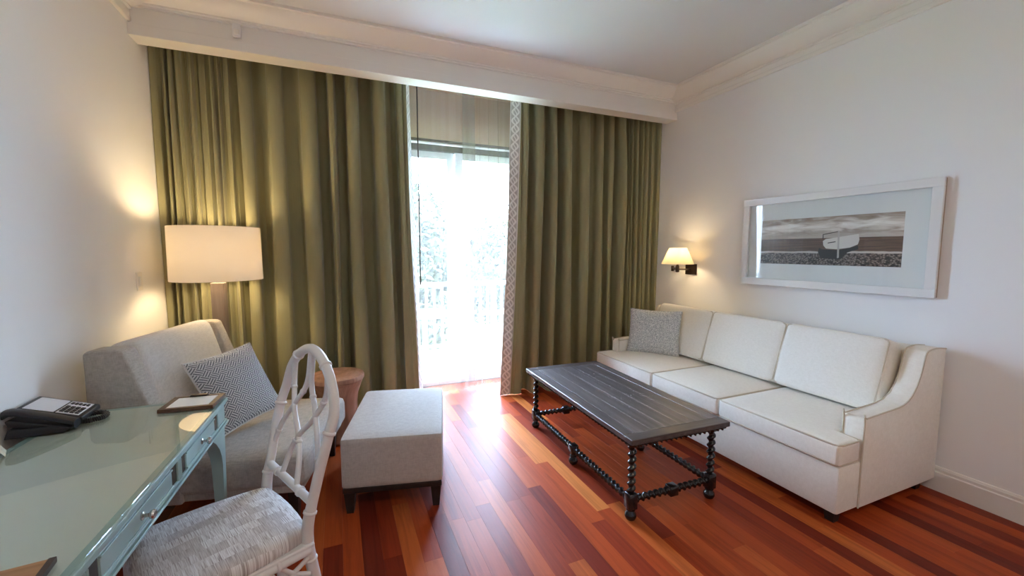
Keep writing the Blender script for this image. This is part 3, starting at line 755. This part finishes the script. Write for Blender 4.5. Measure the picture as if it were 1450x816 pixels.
for (y0, y1, kn) in ((1.88, 2.22, (2.05,)), (1.31, 1.75, (1.53,)), (.84, 1.18, (1.01,))):
    y0 -= 1.53; y1 -= 1.53
    d = MB().bbox(fx - .01, fx + .006, y0, y1, DZ - .103, DZ - .040, .003, 1).build('drawer', DESKM, dk)
    f = MB()
    for (a, c, e, h) in ((y0, y1, DZ - .046, DZ - .040), (y0, y1, DZ - .103, DZ - .097)): f.bbox(fx + .004, fx + .010, a, c, e, h, .001, 1)
    f.build('drawer_bead', DESKM, d)
    for k in kn:
        k -= 1.53; z = DZ - .072
        kb = MB()
        kb.v = []; prof = [(.0125, 0), (.0125, .003), (.006, .006), (.0055, .016), (.012, .021), (.0145, .027), (.012, .032), (.004, .034)]
        kb.lathe(prof, seg=16); kb.v = [(fx + .006 + p[2], k + p[0], z + p[1]) for p in kb.v]; kb.build('knob', CHROME, d, True)
for y in (2.243, 1.855, 1.773, 1.287, 1.205, .817):
    MB().box(fx - .002, fx + .003, y - 1.53 - .020, y - 1.53 + .020, DZ - .104, DZ - .040).build('inlay', DARKI, dk)
for y in (1.814, 1.246):
    f = MB()
    for q in (-.012, .0, .012): f.tube([(fx + .004, y - 1.53 + q, DZ - .108), (fx + .004, y - 1.53 + q, DZ - .036)], .006, 8)
    f.build('fluted_stile', DESKM, dk, True)
for y in (2.325, .735):
    MB().bbox(fx - .006, fx + .006, y - 1.53 - .055, y - 1.53 + .055, DZ - .106, DZ - .036, .003, 1).build('end_panel', DESKM, dk)
def leg(sx, sy):
    x = DX1 - .042 if sx > 0 else DX0 + .04; y = sy * (DY - .05)
    ring = []; N_ = 14; b = MB()
    V = []; F = []
    for i in range(N_ + 1):
        t = i / N_; z = (DZ - .13) * (1 - t); h = .027 * (1 - .45 * t)
        ext = .15 * max(0., 1 - t / .30) ** 2.2          # curved bracket under the apron
        a0, a1 = (y - h - ext, y + h) if sy > 0 else (y - h, y + h + ext)
        V += [(x - h, a0, z), (x + h, a0, z), (x + h, a1, z), (x - h, a1, z)]
    for i in range(N_):
        for k in range(4): F.append((i * 4 + k, i * 4 + (k + 1) % 4, i * 4 + 4 + (k + 1) % 4, i * 4 + 4 + k))
    F += [(0, 1, 2, 3), tuple(N_ * 4 + k for k in (3, 2, 1, 0))]
    b.add(V, F).build('leg', DESKM, dk, 30)
for sx in (-1, 1):
    for sy in (-1, 1): leg(sx, sy)

# things on the desk
ZT = .785
cb = thing('notepad_holder', 'brown wooden notepad holder with white paper on the far desk corner', 'notepad', (-.642, 2.312, ZT), R(-5))
WAL = flat('walnut', (.11, .055, .028), .4, var=.3, vscale=25)
b = MB().box(-.105, .105, -.085, .085, 0, .008)
for (a, c, e, h) in ((-.105, .105, -.085, -.068), (-.105, .105, .068, .085), (-.105, -.082, -.068, .068), (.082, .105, -.068, .068)): b.bbox(a, c, e, h, .004, .016, .0015, 1)
b.build('tray', WAL, cb)
MB().box(-.080, .080, -.066, .066, .008, .0145).build('paper_pad', PAPER, cb)
MB().bbox(-.035, .035, .060, .085, .016, .024, .002, 1).build('clip', BRONZE, cb)
fo = thing('leather_folder', 'tan wood grained folder lying on the near end of the desk', 'folder', (-.80, 1.075, ZT), R(6))
fm, g = wood('tan_grained_cover', None, 1.2, 'x', .45); fm.color(fm.ramp(g, [(.3, (.33, .15, .045)), (.7, (.48, .25, .09))]))
MB().bbox(-.19, .19, -.14, .14, 0, .012, .002, 1).build('cover', fm.m, fo); MB().box(.183, .196, -.14, .14, 0, .013).build('spine', flat('dark_spine', (.05, .03, .02), .5), fo)
tc_ = thing('tent_card', 'small cream card standing on the desk under the telephone handset', 'card', (-1.13, 1.98, ZT), R(25))
b = MB().add([(-.03, -.035, 0), (-.03, .035, 0), (0, .035, .055), (0, -.035, .055), (.03, -.035, 0), (.03, .035, 0)], [(0, 1, 2, 3), (3, 2, 5, 4)])
b.build('folded_card', flat('cream_card', (.66, .60, .46), .7, var=.25, vscale=40), tc_)

ph = thing('telephone', 'black desk telephone with keypad and paper label on the glass topped desk', 'telephone', (-1.078, 2.245, ZT), R(2))
# local: x towards the user (keypad end), y: handset lies on -y
def slope(x): return .032 + (.098 - .032) * (.085 - x) / .19
b = MB().prism([(.085, .012), (.085, .032), (-.105, .098), (-.112, .092), (-.105, .070), (.06, .006)], lambda p, q, t: (p, t, q), -.035, .125, .004, 2); b.build('body', BLACKP, ph, 40)
MB().prism([(.055, 0), (.07, .012), (.02, .03), (-.10, .035), (-.112, .0)], lambda p, q, t: (p, t, q), -.105, .11, .003, 2).build('stand', BLACKP, ph, 40)
FACE = flat('face_plate_white', (.72, .72, .75), .5)
def on_face(b, x0, x1, y0, y1, h=.0015):
    b.add([(x, y, slope(x) + dz) for dz in (0, h) for y in (y0, y1) for x in (x0, x1)], [(4, 5, 7, 6), (0, 1, 5, 4), (2, 6, 7, 3), (0, 4, 6, 2), (1, 3, 7, 5)])
b = MB(); on_face(b, -.092, -.005, -.022, .112); b.build('paper_label', FACE, ph)
b = MB(); on_face(b, .002, .070, -.022, .112); kp = b.build('keypad_plate', FACE, ph)
b = MB()
for i in range(4):
    for j in range(3): on_face(b, .008 + .0155 * i, .019 + .0155 * i, -.012 + .024 * j, .006 + .024 * j, .005)
for i in range(5): on_face(b, .008 + .012 * i, .016 + .012 * i, .078, .098, .004)
ks = b.build('key_grid', BLACKP, kp); ks['kind'] = 'stuff'
hs = MB()
pts = smoothpath([(.086, -.074, .022), (.076, -.074, .031), (.02, -.074, .056), (-.05, -.074, .082), (-.095, -.074, .095), (-.116, -.074, .090)], 5)
V = []; F = []
for i, p in enumerate(pts):
    t = i / (len(pts) - 1); e = 1 + .5 * (abs(2 * t - 1) ** 3); hw, hh = .023 * (1 + .15 * (abs(2 * t - 1) ** 3)), .011 * e
    for k in range(12):
        a = 2 * math.pi * k / 12; V.append((p.x, p.y + hw * math.copysign(abs(math.cos(a)) ** .6, math.cos(a)), p.z + hh * math.copysign(abs(math.sin(a)) ** .6, math.sin(a))))
m_ = len(pts)
for i in range(m_ - 1):
    for k in range(12): F.append((i * 12 + k, i * 12 + (k + 1) % 12, (i + 1) * 12 + (k + 1) % 12, (i + 1) * 12 + k))
F += [tuple(range(12))[::-1], tuple((m_ - 1) * 12 + k for k in range(12))]
hs.add(V, F); hs.build('handset', BLACKP, ph, 50)
MB().prism([(.075, .008), (.08, .014), (-.095, .072), (-.108, .068), (-.10, .045), (.05, .006)], lambda p, q, t: (p, t, q), -.10, -.036, .004, 2).build('cradle', BLACKP, ph, 40)
path = smoothpath([(.06, .06, .012), (.10, .07, .012), (.135, .04, .012), (.14, -.005, .012), (.105, -.03, .012), (.06, -.02, .012)], 40)
hel = []
for i, p in enumerate(path):
    t = (path[min(i + 1, len(path) - 1)] - path[max(i - 1, 0)]).normalized(); n_ = Vector((-t.y, t.x, 0)); an = i * 1.1
    hel.append(p + n_ * .0085 * math.cos(an) + Vector((0, 0, .0085 * math.sin(an))))
MB().tube(hel, .0032, 5).build('coiled_cord', BLACKP, ph, True)

# ------------------------------------------------------------ desk chair (white bamboo style)
def seat_mat():
    m = Mat('streaked_block_weave', .85); n = m.node('ShaderNodeUVMap'); sp = m.node('ShaderNodeSeparateXYZ'); m.link(n.outputs[0], sp.inputs[0])
    x = S(m.nt, sp.outputs[0]); y = S(m.nt, sp.outputs[1])
    r = (y / .046).fl(); c = (x / .085 + m.white(m.vec(r, 3.)) ).fl()
    tone = m.white(m.vec(r, c, 1.)); st = m.noise(m.vec(x * 330., y * 14. + r * 7.), 1., 2)
    k = (st - .5) * 2.5 * (tone * .8 + .3) + tone * .32 + .38
    m.color(m.ramp(k, [(.15, (.30, .25, .235)), (.5, (.62, .58, .56)), (.85, (.82, .81, .80))])); m.bump(st, .15, .001); return m.m
CHW = flat('white_lacquer', (.76, .75, .74), .3)
ch = thing('desk_chair', 'white bamboo style desk chair with lattice back and streaked cushion', 'chair', (-.4266, 1.7255, 0), R(205.5))
def off(z):
    Zs = [.0, .45, .5, .65, .81, .9, 1.1]; O = [.05, .0, .0, .04, .08, .11, .134]
    for i in range(6):
        if z <= Zs[i + 1]: return O[i] + (O[i + 1] - O[i]) * (z - Zs[i]) / (Zs[i + 1] - Zs[i])
    return O[-1]
def bp(y, z): return (-.22 - off(z), y, z)
def ringed(b, path, r, at, k=1.22):
    """bamboo nodes: short swollen collars at the given fractions of the path"""
    n = len(path)
    for f in at:
        i = min(n - 2, max(0, int(f * (n - 1)))); p = Vector(path[i]); t = (Vector(path[i + 1]) - p).normalized()
        b.tube([p - t * .007, p - t * .003, p + t * .003, p + t * .007], [r * 1.0, r * k, r * k, r * 1.0], 12)
arch = [bp(.222, .0), bp(.215, .25), bp(.212, .45), bp(.222, .62), bp(.238, .80), bp(.232, .90), bp(.185, 1.0), bp(.10, 1.068), bp(0, 1.095)]
arch = arch + [(p[0], -p[1], p[2]) for p in arch[-2::-1]]
path = smoothpath(arch, 6); b = MB().tube(path, [.021 if p.z < .55 else .0195 for p in path], 12)
zs_ = [p.z for p in path]; n_ = len(path)
def fracs(zz): 
    out = []
    for z in zz:
        for half in (0, 1):
            rng = range(n_ // 2) if half == 0 else range(n_ // 2, n_); i = min(rng, key=lambda q: abs(zs_[q] - z)); out.append(i / (n_ - 1))
    return out
ringed(b, path, .0205, fracs((.15, .34, .545, .83, 1.045)), 1.2)
b.build('back_frame', CHW, ch, 60)
def bar(name, pts, r, at=(.3, .7)):
    q = smoothpath(pts, 6); b = MB().tube(q, r, 10); ringed(b, q, r, at, 1.28); return b.build(name, CHW, ch, 60)
bar('cross_bar', [bp(-.225, .572), bp(0, .572), bp(.225, .572)], .0155, (.25, .75))
for s in (1, -1):
    bar('lattice_bar', [bp(s * a, z) for a, z in ((-.155, 1.02), (-.15, .925), (-.085, .825), (-.015, .762), (.04, .685), (.075, .575))], .0105, (.25, .72))
    bar('lattice_bar', [bp(s * a, z) for a, z in ((-.01, 1.09), (-.02, .955), (-.085, .868), (-.165, .772), (-.205, .69), (-.232, .62))], .0105, (.3, .75))
# seat: cushion, rails, front legs
def seat_uv(c): return (c.x, c.y)
b = MB().cushion(-.245, .245, -.245, .245, .420, .482, .031, .018, 11)
b.v = [(x * (1 - .09 * (abs(x * y) / .06) ** 2), y * (1 + .06 * (x / .245)) * (1 - .09 * (abs(x * y) / .06) ** 2), z) for x, y, z in b.v]
b.build('seat_cushion', seat_mat(), ch, True, uv=lambda c: (c.x * 1., c.y * 1.))
MB().bbox(-.235, .235, -.24, .24, .412, .428, .004, 1).build('seat_board', CHW, ch)
for s in (1, -1):
    bar('side_rail', [(-.22, s * .225, .402), (0, s * .235, .402), (.225, s * .245, .402)], .0175, (.3, .75))
    q = [(.225, s * .245, 0), (.225, s * .245, .2), (.225, s * .245, .415)]; b = MB().tube(smoothpath(q, 6), .021, 12); ringed(b, smoothpath(q, 6), .021, (.3, .62), 1.2); b.build('front_leg', CHW, ch, 60)
    bar('side_stretcher', [(-.245, s * .218, .17), (.225, s * .245, .17)], .0125, (.35, .65))
    # openwork brackets under the rail
    for x0, d in ((-.22, 1), (.215, -1)):
        bar('bracket', [(x0 + d * .005, s * .228, .31), (x0 + d * .06, s * .23, .345), (x0 + d * .105, s * .232, .395)], .0085, (.5,))
        bar('bracket', [(x0 + d * .005, s * .228, .375), (x0 + d * .05, s * .23, .352), (x0 + d * .10, s * .232, .335), (x0 + d * .14, s * .233, .395)], .0085, (.45,))
bar('front_rail', [(.225, -.245, .402), (.225, .245, .402)], .0175, (.3, .7)); bar('back_rail', [(-.22, -.222, .402), (-.22, .222, .402)], .0175, (.3, .7))
bar('cross_stretcher', [(0, -.232, .17), (0, .232, .17)], .0125, (.5,))

# ------------------------------------------------------------ small fittings
sw = thing('light_switch', 'white light switch plate on the left wall near the floor lamp', 'switch', (XL, 3.44, 1.30))
MB().bbox(0, .008, -.037, .037, -.06, .06, .002, 1).build('plate', TRIMM, sw); MB().bbox(.007, .012, -.016, .016, -.033, .033, .0015, 1).build('rocker', WHITEP, sw)
se = thing('motion_sensor', 'small white motion sensor fixed to the pelmet above the left drape', 'sensor', (-.592, 3.588, 3.035))
MB().bbox(-.026, .026, -.035, 0, -.045, .045, .008, 2).build('housing', WHITEP, se, True); MB().bbox(-.017, .017, -.041, -.03, -.033, .005, .006, 2).build('lens', TRIMM, se, True)
